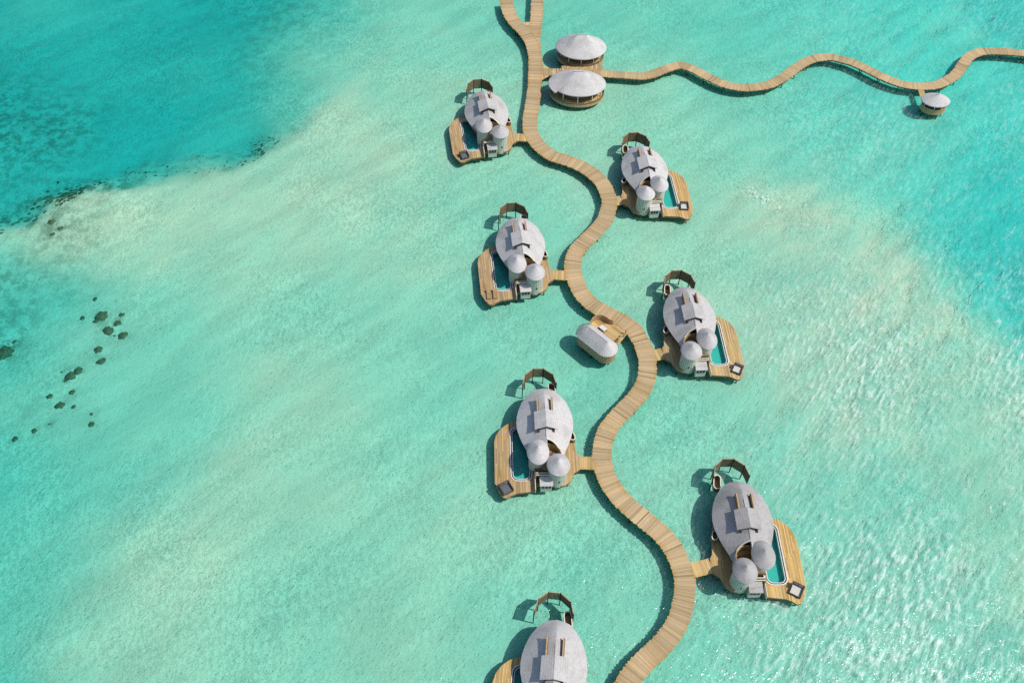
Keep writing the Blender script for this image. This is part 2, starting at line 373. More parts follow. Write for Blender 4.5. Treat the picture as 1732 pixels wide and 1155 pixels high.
def vnoise(X, Y, seed, cell):
    g = np.random.default_rng(seed).random((256, 256))
    x, y = X / cell, Y / cell; xi, yi = np.floor(x).astype(int), np.floor(y).astype(int)
    fx, fy = x - xi, y - yi; fx = fx * fx * (3 - 2 * fx); fy = fy * fy * (3 - 2 * fy)
    q = lambda a, b: g[a % 256, b % 256]
    return (q(xi, yi) * (1 - fx) + q(xi + 1, yi) * fx) * (1 - fy) + (q(xi, yi + 1) * (1 - fx) + q(xi + 1, yi + 1) * fx) * fy - .5
def fbm(X, Y, seed, cell, o=4):
    return sum(vnoise(X, Y, seed + k, cell / 2 ** k) * .5 ** k for k in range(o))
def bed(X, Y):
    wx = X + fbm(X, Y, 3, 18) * 8; wy = Y + fbm(X, Y, 9, 18) * 8
    d, warm = interp(wx, wy, CTLS)
    e, weed = interp(wx, wy, CTLD)
    s1 = sdist(X + fbm(X, Y, 21, 9) * 5, Y + fbm(X, Y, 25, 9) * 5, ED1, -1)
    wd1 = 7 + 24 * sstep(Y, 140, 185)
    k1 = sstep(s1, -wd1 * .25, wd1)
    s2 = sdist(wx, wy, ED2, 1)
    wd2 = 16 + 40 * sstep(Y, 125, 160)
    k2 = sstep(s2, -wd2 * .3, wd2)
    depth = d * (1 - k1) + (2.7 + 1.4 * e) * k1
    depth = depth + k2 * (1.0 - .8 * sstep(Y, 125, 165))
    depth = depth + fbm(X, Y, 40, 24) * (.38 + .9 * k1) + fbm(X, Y, 50, 5, 2) * .06
    warm = np.clip(warm * 1.25 * (1 - k1) * (1 - k2) + fbm(X, Y, 60, 14) * .3, 0, 1)
    weed = np.clip(weed * k1 * 1.2 + .0, 0, 1)
    left = sstep(-X, 66, 88) * (1 - k1) * sstep(fbm(X, Y, 70, 14), -.1, .35)
    weed = np.clip(weed + left * .55, 0, 1)
    fr = sstep(s1, -1.5, 1.5) * (1 - sstep(s1, 2.5, 8.5)) * (sstep(-X, 40, 46) * (1 - sstep(-X, 60, 66)) * .75 + sstep(-X, 60, 72) * .45 + sstep(-X, 78, 86) * .5) * (1 - sstep(Y, 146, 156))
    weed = weed + fr * np.clip(.75 + 1.5 * fbm(X, Y, 77, 4, 3), 0, 1.2)
    for cx, cy, cr, _ in COR:
        weed = weed + .5 * np.exp(-((X - cx) ** 2 + (Y - cy) ** 2) / (cr * 1.7) ** 2)
    weed = np.clip(weed, 0, 1)
    depth_tint = np.clip(k2 * (.85 + .4 * fbm(X, Y, 88, 20)), 0, 1)
    return np.clip(depth * .55, .18, 5), warm, weed, depth_tint
def axis(lo, hi, step, far, n=14):
    core = np.arange(lo, hi + step, step); g = np.geomspace(step * 2, far, n)
    return np.concatenate([(lo - g)[::-1], core, hi + g])
def grid_mesh(xs, ys, Z):
    nx, ny = len(xs), len(ys); X, Y = np.meshgrid(xs, ys)
    V = np.stack([X, Y, Z], -1).reshape(-1, 3)
    i = np.arange(nx * ny).reshape(ny, nx)
    F = np.stack([i[:-1, :-1], i[:-1, 1:], i[1:, 1:], i[1:, :-1]], -1).reshape(-1, 4)
    return V, F
xs, ys = axis(-135, 135, 1.1, 4000), axis(22, 222, 1.1, 4000)
X, Y = np.meshgrid(xs, ys)
dep, warm, weed, depth_tint = bed(X, Y)
V, F = grid_mesh(xs, ys, -dep)
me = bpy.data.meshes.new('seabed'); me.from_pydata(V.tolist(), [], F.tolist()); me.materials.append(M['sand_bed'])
for nm, d in (('warm', warm), ('weed', weed), ('depth_tint', depth_tint), ('lane', np.clip(.65 + 1.1 * fbm(X * .7 + Y * .7, Y * .35 - X * .35, 190, 10, 3), .15, 1.2))):
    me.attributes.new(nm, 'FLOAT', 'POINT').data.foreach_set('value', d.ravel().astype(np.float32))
me.polygons.foreach_set('use_smooth', [True] * len(me.polygons))
sb = bpy.data.objects.new('seabed', me); col.objects.link(sb); sb['kind'] = 'structure'
sb['label'] = 'pale sandy lagoon floor with turquoise drop-offs and darker weedy patches'

wx_, wy_ = axis(-128, 128, .42, 3950), axis(27, 214, .42, 3950)
X, Y = np.meshgrid(wx_, wy_)
wnd = sstep(X - .22 * Y, -5, 65)
a = R(52)
U_, V_ = X * math.cos(a) + Y * math.sin(a), -X * math.sin(a) + Y * math.cos(a)
ph = fbm(X, Y, 80, 30) * 9
Zs = (np.sin(V_ * 2 * math.pi / 7.5 + ph) * .05 + np.sin((V_ * .9 + U_ * .4) * 2 * math.pi / 5.1 + ph * 1.7) * .03) * (.25 + .75 * wnd)
Ua, Va = U_ * .5, V_
gust = np.clip(.85 + 1.1 * fbm(U_ * .6, V_, 180, 14, 3), .3, 1.35) * (1 - .35 * sstep(Y, 120, 160))
Zs += fbm(Ua, Va, 90, 3.4, 2) * (.05 + .17 * wnd * gust) + fbm(Ua * 1.1 + 3, Va, 95, 1.15, 2) * (.035 + .125 * wnd * gust)
FOAM_GLINT = [(88.5, 88.5, 2.6), (86.2, 89.5, 1.4), (90.5, 86.5, 2.2), (46.0, 136.0, 1.6), (47.5, 134.8, 1.5), (44.7, 137.2, 1.2), (49.5, 133.0, 1.3), (75, 53, 1.2)]
foam_glint = np.zeros_like(X)
for fx, fy, fr in FOAM_GLINT: foam_glint = np.maximum(foam_glint, np.exp(-((X - fx) ** 2 + (Y - fy) ** 2) / (fr * fr)))
# scattered small streaks of foam and painted glint out in the windy part
cs = RNG.uniform((35, 40), (115, 150), (90, 2))
for fx, fy in cs:
    if fx - .25 * fy < 12: continue
    du = (X - fx) * math.cos(a) + (Y - fy) * math.sin(a); dv = -(X - fx) * math.sin(a) + (Y - fy) * math.cos(a)
    foam_glint = np.maximum(foam_glint, .55 * np.exp(-(du / 1.5) ** 2 - (dv / .55) ** 2))
Vt, Ft = grid_mesh(wx_, wy_, Zs)
nx, ny = len(wx_), len(wy_); n0 = nx * ny
idx = np.arange(n0).reshape(ny, nx)
loop = np.concatenate([idx[0, :], idx[1:, -1], idx[-1, -2::-1], idx[-2:0:-1, 0]]); L = len(loop)
low = Vt[loop].copy(); low[:, 2] = -30
verts = np.concatenate([Vt, low]); nxt = np.roll(np.arange(L), -1)
wallf = np.stack([loop, n0 + np.arange(L), n0 + nxt, loop[nxt]], -1)
quads = np.concatenate([Ft, wallf])
me = bpy.data.meshes.new('sea'); nq = len(quads)
me.vertices.add(len(verts)); me.vertices.foreach_set('co', verts.astype(np.float32).ravel())
me.loops.add(nq * 4 + L); me.loops.foreach_set('vertex_index', np.concatenate([quads.ravel(), n0 + np.arange(L)[::-1]]).astype(np.int32))
me.polygons.add(nq + 1); me.polygons.foreach_set('loop_start', np.concatenate([np.arange(nq) * 4, [nq * 4]]).astype(np.int32))
me.update(calc_edges=True); me.validate(); me.materials.append(M['sea_water'])
fv = np.zeros(len(verts), np.float32); fv[:n0] = foam_glint.ravel()
me.attributes.new('foam_glint', 'FLOAT', 'POINT').data.foreach_set('value', fv)
av = np.zeros(len(verts), np.float32); av[:n0] = np.clip(sstep(X - .22 * Y + fbm(X, Y, 175, 30) * 14, -4, 55) * (.75 + fbm(X, Y, 170, 18)) * (1 - .72 * sstep(Y - .15 * X, 95, 125)), 0, 1).ravel()
me.attributes.new('silt_glare', 'FLOAT', 'POINT').data.foreach_set('value', av)
sm = np.zeros(nq + 1, bool); sm[:len(Ft)] = True
me.polygons.foreach_set('use_smooth', sm)
sea = bpy.data.objects.new('sea', me); col.objects.link(sea); sea['kind'] = 'structure'
sea['label'] = 'clear turquoise lagoon water with ripples and sun glitter'

def bed_z(x, y):
    d, _, _, _ = bed(np.array([[x]], float), np.array([[y]], float)); return -float(d[0, 0])

# ------------------------------------------------------------------ boardwalks
MAIN = [(-3.43, 198.68), (-3.37, 195.9), (-2.44, 190.49), (-0.88, 186.86), (1.08, 183.75), (2.67, 179.75), (3.38, 175.11), (3.42, 168.48), (3.25, 163.43), (2.82, 158.88), (2.43, 154.28), (2.73, 150.36), (3.98, 147.61), (6.53, 144.45), (9.79, 142.97), (12.61, 141.36), (14.9, 139.15), (16.54, 136.51), (17.45, 133.24), (17.47, 131.05), (16.62, 127.49), (15.46, 125.49), (13.77, 123.05), (11.6, 120.14), (10.58, 117.44), (10.38, 114.74), (10.81, 112.37), (11.65, 109.7), (13.35, 107.22), (15.65, 105.37), (18.11, 103.8), (20.33, 101.76), (21.61, 98.88), (22.25, 95.96), (22.24, 93.44), (21.63, 90.72), (20.25, 88.14), (18.03, 85.48), (15.87, 82.75), (14.66, 80.12), (14.21, 77.67), (14.3, 75.28), (15.09, 72.45), (16.87, 69.52), (19.83, 66.57), (22.64, 63.85), (24.34, 60.82), (25.08, 57.2), (24.74, 54.23), (23.68, 51.15), (21.48, 48.09), (18.5, 45.32), (16.32, 42.69), (14.95, 39.83), (14.4, 36.12), (14.37, 31.86)]
BRANCH = [(3.75, 203), (3.73, 199.01), (3.68, 196.22), (3.61, 191.65), (3.4, 186.76), (2.84, 182.84), (2.4, 180)]
SIDE = [(0, 170), (4.62, 170.11), (8.36, 170.27), (12.73, 170.55), (17.71, 170.16), (21.82, 169.94), (25.89, 169.67), (28.7, 170.74), (31.58, 172.62), (34.42, 173.71), (37.07, 172.41), (39.6, 170.24), (42.14, 168.28), (44.71, 167.09), (47.37, 166.7), (50.15, 167.18), (53.01, 168.29), (56.1, 170.79), (59.39, 174.23), (62.58, 176.83), (65.54, 177.78), (67.35, 177.9), (69.0, 177.35), (71.39, 176.32), (73.63, 174.63), (75.79, 172.68), (77.96, 170.86), (80.2, 169.51), (82.57, 168.81), (85.09, 168.75), (87.74, 169.27), (90.71, 171.07), (93.39, 173.62), (95.5, 176.79), (97.83, 179.73), (100.59, 181.23), (103.29, 181.55), (106.39, 181.47), (109.75, 181.07), (116.91, 180.12), (124.58, 180.03)]
pile_mesh = None
def pile(parent, x, y, top, name='pile', local=None):
    global pile_mesh
    if pile_mesh is None:
        b = MB(); b.cyl(0, 0, -4.5, 0, .11, .105, 8); pile_mesh = b.mesh('pile', 'pile_wood')
    o = bpy.data.objects.new(name, pile_mesh); col.objects.link(o); o.parent = parent; o.location = (x, y, top); return o
def walk(root, P, width, step, z, first_own=0, name='planking', piles=4.4):
    """planks across a curved walk; the first_own nearest ones become objects of their own"""
    pts = catmull(P, step); n = len(pts)
    Tn = [(pts[min(i + 1, n - 1)] - pts[max(i - 1, 0)]).normalized() for i in range(n)]
    Nn = [Vector((-t.y, t.x)) for t in Tn]
    joint = MB(); g = .5
    own = 0
    for i in range(n - 1, 0, -1):
        if i % 11 == 0: g = random.random()
        a, b = pts[i - 1], pts[i]; na, nb = Nn[i - 1], Nn[i]
        wa = width / 2 + random.uniform(-.09, .09); wb = width / 2 + random.uniform(-.09, .09)
        gp = (b - a).normalized() * .009
        q = [a + na * wa + gp, a - na * wb + gp, b - nb * wb - gp, b + nb * wa - gp]
        q = [(p.x, p.y) for p in q]
        tint = .45 * g + .55 * random.random()
        if random.random() < .012: tint = -.15
        ac = [1, -1, -1, 1]
        dz = random.uniform(-.006, .006)
        if own < first_own:
            mb = MB(); mb.quadbox(q, z - .07 + dz, z + dz, tint, ac); mb.build('plank', 'walk_wood', root, attrs=True); own += 1
        else: joint.quadbox(q, z - .07 + dz, z + dz, tint, ac)
    joint.build(name, 'walk_wood', root, attrs=True, kind='stuff')
    for s in (-1, 1):
        e = MB()
        for i in range(n - 1):
            p0 = pts[i] + Nn[i] * s * (width / 2 - .16); p1 = pts[i + 1] + Nn[i + 1] * s * (width / 2 - .16)
            i0 = pts[i] + Nn[i] * s * (width / 2 - .34); i1 = pts[i + 1] + Nn[i + 1] * s * (width / 2 - .34)
            e.quadbox([(p.x, p.y) for p in ((i0, i1, p1, p0) if s < 0 else (p0, p1, i1, i0))], z - .40, z - .08)
        e.build('edge_beam', 'beam_wood', root)
    k = max(1, int(piles / step))
    for i in range(k // 2, n, k):
        for s in (-1, 1):
            p = pts[i] + Nn[i] * s * (width / 2 - .5); pile(root, p.x, p.y, z - .41)
        c = MB(); p, q = pts[i] + Nn[i] * (width / 2 - .1), pts[i] - Nn[i] * (width / 2 - .1)
        c.bar((p.x, p.y, z - .52), (q.x, q.y, z - .52), .2, .2); c.build('cross_beam', 'beam_wood', root)
    return pts
bw = tag(empty('boardwalk', (0, 0, 0)), 'long serpentine wooden boardwalk winding down the lagoon past every villa', 'boardwalk')
walk(bw, MAIN, 2.95, .23, DECK_Z, 300)
walk(bw, BRANCH, 2.7, .23, DECK_Z - .03, 0)
jp = MB(); plank_fill(jp, [(-.2, 187.6), (2.5, 187.6), (4.75, 185), (4.3, 180.2), (4.9, 178.6), (1.4, 179.6)], DECK_Z - .12, DECK_Z - .055, .29, ang=R(88))
jp.build('junction_planking', 'walk_wood', bw, attrs=True, kind='stuff')
sw = tag(empty('side_boardwalk', (0, 0, 0)), 'narrow wavy wooden boardwalk running from the twin pavilions to the right edge', 'boardwalk')
walk(sw, SIDE, 2.35, .23, DECK_Z - .03, 0)
fl = MB(); plank_fill(fl, [(4.55, 173.0), (6.3, 171.6), (6.3, 168.9), (4.6, 167.2)], DECK_Z - .12, DECK_Z - .055, .29)
plank_fill(fl, [(9.0, 172.4), (17.6, 173.4), (17.9, 171.4), (17.6, 168.6), (9.0, 168.6)], DECK_Z - .13, DECK_Z - .06, .29)
fl.build('junction_planking', 'walk_wood', sw, attrs=True, kind='stuff')

# ------------------------------------------------------------------ villas
def arc(cx, cy, r, a0, a1, n):
    return [(cx + r * math.cos(R(a0 + (a1 - a0) * i / n)), cy + r * math.sin(R(a0 + (a1 - a0) * i / n))) for i in range(n + 1)]
def rrect(x0, x1, y0, y1, r):
    return arc(x1 - r, y0 + r, r, -90, 0, 5) + arc(x1 - r, y1 - r, r, 0, 90, 5) + arc(x0 + r, y1 - r, r, 90, 180, 5) + arc(x0 + r, y0 + r, r, 180, 270, 5)
DECK = [(-4.45, 1.6), (-5.9, 1.05), (-6.86, .2), (-7.55, -.9), (-7.84, -2.2), (-7.84, -4.5), (-7.74, -9.42), (-7.35, -10.6), (-6.6, -11.75), (-6.0, -11.85), (-5.5, -11.45), (-4.6, -11.05), (-1.91, -10.74), (-1.5, -9.7), (.9, -9.9), (2.52, -9.9), (3.5, -9.25), (3.85, -8.5), (4.1, -7.8), (5.1, -7.1), (5.1, -4.79), (4.7, -4.2), (4.6, -2.9), (4.35, -1.5), (3.6, 2.5), (0, 4), (-3.6, 2.5)]
EGG = [(6.35, 0), (6.2, .95), (5.87, 1.76), (5.18, 2.5), (4.0, 3.4), (2.65, 3.97), (1.4, 4.28), (.3, 4.4), (-1, 4.33), (-2.7, 3.86), (-4, 3.35), (-5.1, 2.85), (-6.2, 2.5), (-7.0, 2.35), (-7.6, 2.2)]
def eggw(y):
    for (y0, w0), (y1, w1) in zip(EGG, EGG[1:]):
        if y1 <= y <= y0: return w0 + (w1 - w0) * (y0 - y) / (y0 - y1)
    return 0
def roof_z(x, y):
    wd = max(eggw(y), .02); s = min(abs(x) / wd, 1)
    ev = 2.95 + .35 * max(0, (y - 3) / 3.3)
    u = max(0, min(1, (6.35 - y) / 4.6)); rg = ev + (5.55 - ev) * (1 - (1 - u) ** 2.1)
    if y < -2: rg -= (-2 - y) * .10
    q = 1.12 if y < 2 else 1.12 + .5 * (y - 2) / 4.35
    return ev + (rg - ev) * (1 - s ** q)
RC, RR = (.2, -6.2), 2.05
def shell(mb):
    ys_ = [6.35, 6.3, 6.2, 6.05, 5.87, 5.6, 5.2, 4.7] + [4.2 - .28 * i for i in range(43)]
    ns = 44; gridp = []
    for y in ys_:
        wd = eggw(y); gridp.append([(wd * (2 * k / ns - 1), y) for k in range(ns + 1)])
    keep = {}
    vs, fs = [], []
    def inside(p): return (p[0] - RC[0]) ** 2 + (p[1] - RC[1]) ** 2 < RR * RR
    def vid(i, k):
        if (i, k) in keep: return keep[i, k]
        x, y = gridp[i][k]; dx, dy = x - RC[0], y - RC[1]; d = math.hypot(dx, dy)
        if d < RR and x > 1e-4: x, y = RC[0] + dx / d * RR, RC[1] + dy / d * RR
        keep[i, k] = len(vs); vs.append((x, y, roof_z(x, min(y, 6.34)))); return keep[i, k]
    for i in range(len(ys_) - 1):
        for k in range(ns):
            c = [(i, k), (i, k + 1), (i + 1, k + 1), (i + 1, k)]
            ins = [inside(gridp[a][b]) for a, b in c]
            right = gridp[i][k + 1][0] > 1e-4
            if right and all(ins): continue
            if not right and gridp[i + 1][k][1] < -6.3: continue
            if right and gridp[i][k][1] < -6.2 and gridp[i][k][0] < RC[0] + .2: continue
            fs.append(tuple(vid(*q) for q in c)[::-1])
    mb.add(vs, fs)
def cone(mb, cx, cy, r, z0, h, n=40, e=1.0):
    prof = [(1.0, 0.0), (.97, .05), (.7, .33), (.4, .63), (.15, .875), (.03, .98)]
    vs = [(cx, cy, z0 + h)]; fs = []
    for a, b in prof[::-1]:
        for i in range(n):
            t = 2 * math.pi * i / n; vs.append((cx + r * a * math.cos(t), cy + r * e * a * math.sin(t), z0 + h * b))
    for i in range(n): fs.append((0, 1 + i, 1 + (i + 1) % n))
    for k in range(len(prof) - 1):
        for i in range(n):
            j = (i + 1) % n; fs.append((1 + k * n + i, 1 + (k + 1) * n + i, 1 + (k + 1) * n + j, 1 + k * n + j))
    b = 1 + (len(prof) - 1) * n
    base = len(vs)
    for i in range(n):
        t = 2 * math.pi * i / n; vs.append((cx + r * .96 * math.cos(t), cy + r * e * .96 * math.sin(t), z0 - .10))
    for i in range(n):
        j = (i + 1) % n; fs.append((b + i, base + i, base + j, b + j))
    fs.append(tuple(base + i for i in range(n))[::-1])
    mb.add(vs, fs)
def board_ring(mb, cx, cy, r, z0, z1, n=26, a0=0, a1=360, th=.05):
    """upright cladding boards set round a curve, with recessed joints"""
    for i in range(n):
        t0 = a0 + (a1 - a0) * (i + .06) / n; t1 = a0 + (a1 - a0) * (i + .94) / n
        q = [(cx + (r - .1) * math.cos(R(t0)), cy + (r - .1) * math.sin(R(t0))), (cx + (r + th) * math.cos(R(t0)), cy + (r + th) * math.sin(R(t0))),
             (cx + (r + th) * math.cos(R(t1)), cy + (r + th) * math.sin(R(t1))), (cx + (r - .1) * math.cos(R(t1)), cy + (r - .1) * math.sin(R(t1)))]
        mb.quadbox(q, z0, z1, random.random())
FENCE = [(-3.2, 7.2), (-2.75, 9.0), (-1.45, 10.15), (.25, 10.15), (1.7, 9.0), (2.15, 7.3)]
def make_villa(mir, D=DECK_Z):
    root = empty('overwater_villa', (0, 0, 0))
    B = lambda: MB(mir)
    pool_o = rrect(-5.45, -2.15, -9.05, .55, 1.12)
    # deck
    d = B(); plank_fill(d, DECK, D - .06, D, .20, .018, [rrect(-5.46, -2.14, -9.06, .56, 1.13)], grp=1.0)
    f = B(); n = len(DECK)
    for i in range(n):
        (x0, y0), (x1, y1) = DECK[i], DECK[(i + 1) % n]
        L_ = math.hypot(x1 - x0, y1 - y0); nx_, ny_ = -(y1 - y0) / L_ * .14, (x1 - x0) / L_ * .14
        f.quadbox([(x0, y0), (x1, y1), (x1 + nx_, y1 + ny_), (x0 + nx_, y0 + ny_)], D - .42, D - .065)
    dk = f.build('deck', 'beam_wood', root)
    d.build('planking', 'deck_wood', dk, attrs=True, kind='stuff')
    for x, y in [(-7.3, -2.2), (-7.3, -6), (-7.0, -9.8), (-6.3, -11.2), (-3.6, -10.6), (-1.7, -10.2), (1.0, -9.5), (3.2, -8.9), (4.6, -6.9), (4.6, -5), (4.0, -2), (-3.8, 1.2), (3.0, 2), (0, 3.4), (-6.3, 0), (0, -3), (2, 5.6), (-2, 5.6)]:
        pile(root, x * mir, y, D - .08)
    # house walls under the shell
    hw = B(); out = [(eggw(y) * .86, y * .93) for y in (6.0, 5.2, 4, 2.65, .3, -1, -2.7, -4, -5.1, -5.9)]
    poly = [(-x, y) for x, y in out][::-1] + out[:0]
    ringp = [(x, y) for x, y in out] + [(-x, y) for x, y in out[::-1]]
    ringp = ringp[::-1]
    inner = [(x * .95, y * .95) for x, y in ringp]
    hw.ring(inner, ringp, D - .3, 3.05)
    wl = hw.build('house_wall', 'brown_wood', root)
    fl_ = B(); fl_.prism([(x * .94, y * .94) for x, y in ringp], D - .3, D - .05); fl_.build('floor', 'brown_wood', wl)
    for (x, y, nx_) in [(3.72, -.3, 1), (3.45, 1.9, 1), (-3.72, -.3, -1), (-3.45, 1.9, -1)]:
        g = B(); g.box(x - .06, x + .16, y - .8, y + .8, D + .15, 2.75) if nx_ > 0 else g.box(x - .16, x + .06, y - .8, y + .8, D + .15, 2.75)
        g.build('window', 'glass_dark', wl)
    # roof shell
    r_ = B(); shell(r_); ro = r_.build('roof', 'shingle', root, smooth=False)
    md = ro.modifiers.new('thick', 'SOLIDIFY'); md.thickness = .16; md.offset = -1
    cap = B()
    for i in range(12):
        y0, y1 = 2.2 - i * .5, 2.2 - (i + 1) * .5
        if y1 < -3.9: break
        cap.bar((0, y0, roof_z(0, y0) + .02), (0, y1, roof_z(0, y1) + .02), .16, .06)
    cap.build('ridge_cap', 'shingle', ro)
    # recessed upper terrace behind the shell's front edge
    tw = B(); tw.ring(arc(RC[0], RC[1], RR - .14, -35, 175, 26), arc(RC[0], RC[1], RR - .02, -35, 175, 26), D + .1, 4.05, closed=False)
    te = tw.build('terrace_wall', 'tan_wood', root)
    rim = B(); P0 = arc(RC[0], RC[1], RR - .10, -20, 96, 22); P1 = arc(RC[0], RC[1], RR + .06, -20, 96, 22)
    for i in range(22):
        a, b = P0[i], P0[i + 1]; c, e = P1[i + 1], P1[i]
        za = roof_z(a[0], a[1]) + .10; zb = roof_z(b[0], b[1]) + .10
        rim.add([(a[0], a[1], za - .22), (b[0], b[1], zb - .22), (c[0], c[1], zb - .22), (e[0], e[1], za - .22), (a[0], a[1], za), (b[0], b[1], zb), (c[0], c[1], zb), (e[0], e[1], za)], MB.BOXF)
    rim.build('terrace_rim', 'cream', te)
    tf = B(); plank_fill(tf, arc(RC[0], RC[1], RR - .15, 0, 360, 24)[:-1], 2.55, 2.62, .2); tf.build('terrace_floor', 'deck_wood', te, attrs=True, kind='stuff')
    bl = B(); bl.box(-2.0, 2.0, -7.9, -5.4, D - .02, 2.53); bl.build('lower_room', 'brown_wood', root)
    # roof lantern
    ln = B(); X1, zr, ze, y0, y1 = 1.75, 6.3, 5.5, -2.6, .55
    for s in (-1, 1):
        q = [(0, y0, zr), (0, y1, zr), (s * X1, y1, ze), (s * X1, y0, ze)]
        lowq = [(x, y, z - .13) for x, y, z in q]
        fs = [(0, 3, 2, 1), (4, 5, 6, 7), (0, 1, 5, 4), (1, 2, 6, 5), (2, 3, 7, 6), (3, 0, 4, 7)]
        if s > 0: fs = [f_[::-1] for f_ in fs]
        ln.add(q + lowq, [f_[::-1] for f_ in fs])
    lo = ln.build('roof_lantern', 'shingle', root)
    lb = B(); lb.add([(-1.35, y0 + .3, 4.5), (1.35, y0 + .3, 4.5), (1.35, y1 - .1, 4.5), (-1.35, y1 - .1, 4.5), (-1.35, y0 + .3, 5.48), (1.35, y0 + .3, 5.48), (1.35, y1 - .1, 5.48), (-1.35, y1 - .1, 5.48)], MB.BOXF)
    lb.add([(-1.35, y0 + .3, 5.48), (1.35, y0 + .3, 5.48), (0, y0 + .3, 6.1), (-1.35, y1 - .1, 5.48), (1.35, y1 - .1, 5.48), (0, y1 - .1, 6.1)], [(0, 1, 2), (5, 4, 3)])
    lb.build('lantern_base', 'dark', lo)
    for s in (-1, 1):
        k = B(); k.box(s * 1.15 - .14, s * 1.15 + .14, y0 - .15, y0 + .3, roof_z(1.15, y0) - .1, roof_z(1.15, y0) + .32); k.build('bracket', 'dark', lo)
        rl = B(); ya, yb = .56, 3.05
        xa, xb = s * 1.08 - .10, s * 1.08 + .10
        zt = 5.6
        pr = [(ya, roof_z(1.08, ya) - .1), (ya, zt), (yb, zt), (yb, roof_z(1.08, yb) - .1)]
        vs = [(xa, y, z) for y, z in pr] + [(xb, y, z) for y, z in pr]
        rl.add(vs, [(0, 1, 2, 3), (7, 6, 5, 4), (0, 4, 5, 1), (1, 5, 6, 2), (2, 6, 7, 3), (3, 7, 4, 0)])
        rr_ = rl.build('sliding_roof_rail', 'brown_wood', root)
        tp = B(); tp.box(xa - .10, xa + .09, ya, yb + .1, zt + .004, zt + .09); tp.build('rail_cap', 'tan_wood', rr_)
    # twin towers with conical roofs
    for cx, cy, r, ze_, el in ((-1.39, -6.3, 1.69, 5.1, 1.32), (1.53, -8.55, 1.74, 5.1, 1.13)):
        c_ = B(); c_.cyl(cx, cy, D - .5, ze_ - .05, r - .38, None, 30)
        tow = c_.build('tower', 'wall_board', root)
        if cy < -8:
            br = B(); board_ring(br, cx, cy, r - .37, D - .45, ze_ - .06, 26); br.build('cladding', 'wall_board', tow)
            w_ = B(); w_.box(cx + .1, cx + .32, cy - r + .28, cy - r + .5, 2.2, 2.6); w_.build('small_window', 'glass_dark', tow)
        k = B(); cone(k, cx, cy, r, ze_, 1.5, e=el); k.build('tower_roof', 'shingle', tow, smooth=True)
    # pool
    pr = B(); pi1, pi2, pi3 = rrect(-5.29, -2.31, -8.89, .39, .98), rrect(-5.12, -2.48, -8.72, .22, .84), rrect(-5.02, -2.58, -8.62, .12, .75)
    pr.ring(pi1, pool_o, D - .5, D + .09); pr.ring(pi3, pi2, D - .5, D + .06)
    po = pr.build('pool', 'white_rim', root)
    ch = B(); ch.ring(pi2, pi1, D - .5, D - .12); ch.build('overflow_channel', 'dark', po)
    ba = B(); ba.ring(pi3, pi2, D - .85, D - .502); ba.prism(pi2, D - 1.0, D - .852); ba.build('basin', 'pool_tile', po)
    pw = B(); pw.add([(x, y, D - .04) for x, y in pi3], [tuple(range(len(pi3)))]); pw.build('pool_water', 'pool_water', po)
    # service corner: hut, railings, steps
    h_ = B(); h_.box(-1.05, .62, -10.55, -9.35, D - .55, 2.55); hu = h_.build('service_hut', 'wall_board', root)
    hr = B(); hr.add([(-1.2, -10.75, 2.6), (.75, -10.75, 2.6), (.75, -9.2, 2.85), (-1.2, -9.2, 2.85), (-1.2, -10.75, 2.7), (.75, -10.75, 2.7), (.75, -9.2, 2.95), (-1.2, -9.2, 2.95)], MB.BOXF)
    hr.build('hut_roof', 'shingle', hu)
    for k in range(3):
        w_ = B(); w_.box(-.85 + k * .5, -.52 + k * .5, -10.62, -10.53, 1.75, 2.35); w_.build('window', 'dark', hu)
    pg = B(); pg.bar((-1.75, -8.75, 3.15), (.9, -8.75, 3.15), .12, .14); pg.bar((-1.75, -9.1, 3.15), (.9, -9.1, 3.15), .12, .14)
    pgo = pg.build('pergola', 'cream', root)
    for x, y in ((-1.75, -8.75), (-1.75, -9.1)):
        k = B(); k.box(x - .07, x + .07, y - .07, y + .07, D, 3.22); k.build('post', 'tan_wood', pgo)
    br = B(); br.bar((-1.82, -7.4, D + .5), (-1.82, -11.0, D + .5), .10, 1.0); br.build('side_panel', 'cream', root)
    for k in range(4):
        st = B(); st.box(-1.75, -.0, -9.3 + k * .28, -9.04 + k * .28, D + .004, D + .2 + k * .19); st.build('stair_step', 'brown_wood', root)
    # outdoor nooks
    def capsule(cx, cy, r, L_, ang):
        P = arc(0, L_, r, 0, 180, 10) + arc(0, -L_, r, 180, 360, 10)
        c, s = math.cos(R(ang)), math.sin(R(ang))
        return [(cx + x * c - y * s, cy + x * s + y * c) for x, y in P]
    for cx, cy, r, L_, z1, ang in ((1.5 if mir > 0 else 2.5, 7.05, .55, .65, 1.9, 8), (4.15, -1.75, .42, .35, 2.1, 12)):
        ncap = B(); po_, pi_ = capsule(cx, cy, r, L_, ang), capsule(cx, cy, r - .1, L_, ang)
        ncap.ring(pi_, po_, .85, z1); no = ncap.build('bathing_nook', 'screen_wood', root)
        rm = B(); rm.ring(capsule(cx, cy, r - .12, L_, ang), capsule(cx, cy, r + .03, L_, ang), z1 + .004, z1 + .07); rm.build('nook_rim', 'cream', no)
        nf = B(); nf.prism(capsule(cx, cy, r - .09, L_, ang), .7, .85); nf.build('nook_floor', 'tan_wood', no)
    # screen fence standing in the sea behind the villa (same side for both hands)
    zt, zb = 3.3, 1.05
    rl = MB()
    for p, q in zip(FENCE, FENCE[1:]): rl.bar((*p, zt + .03), (*q, zt + .03), .10, .07)
    fo = rl.build('screen_fence', 'tan_wood', root)
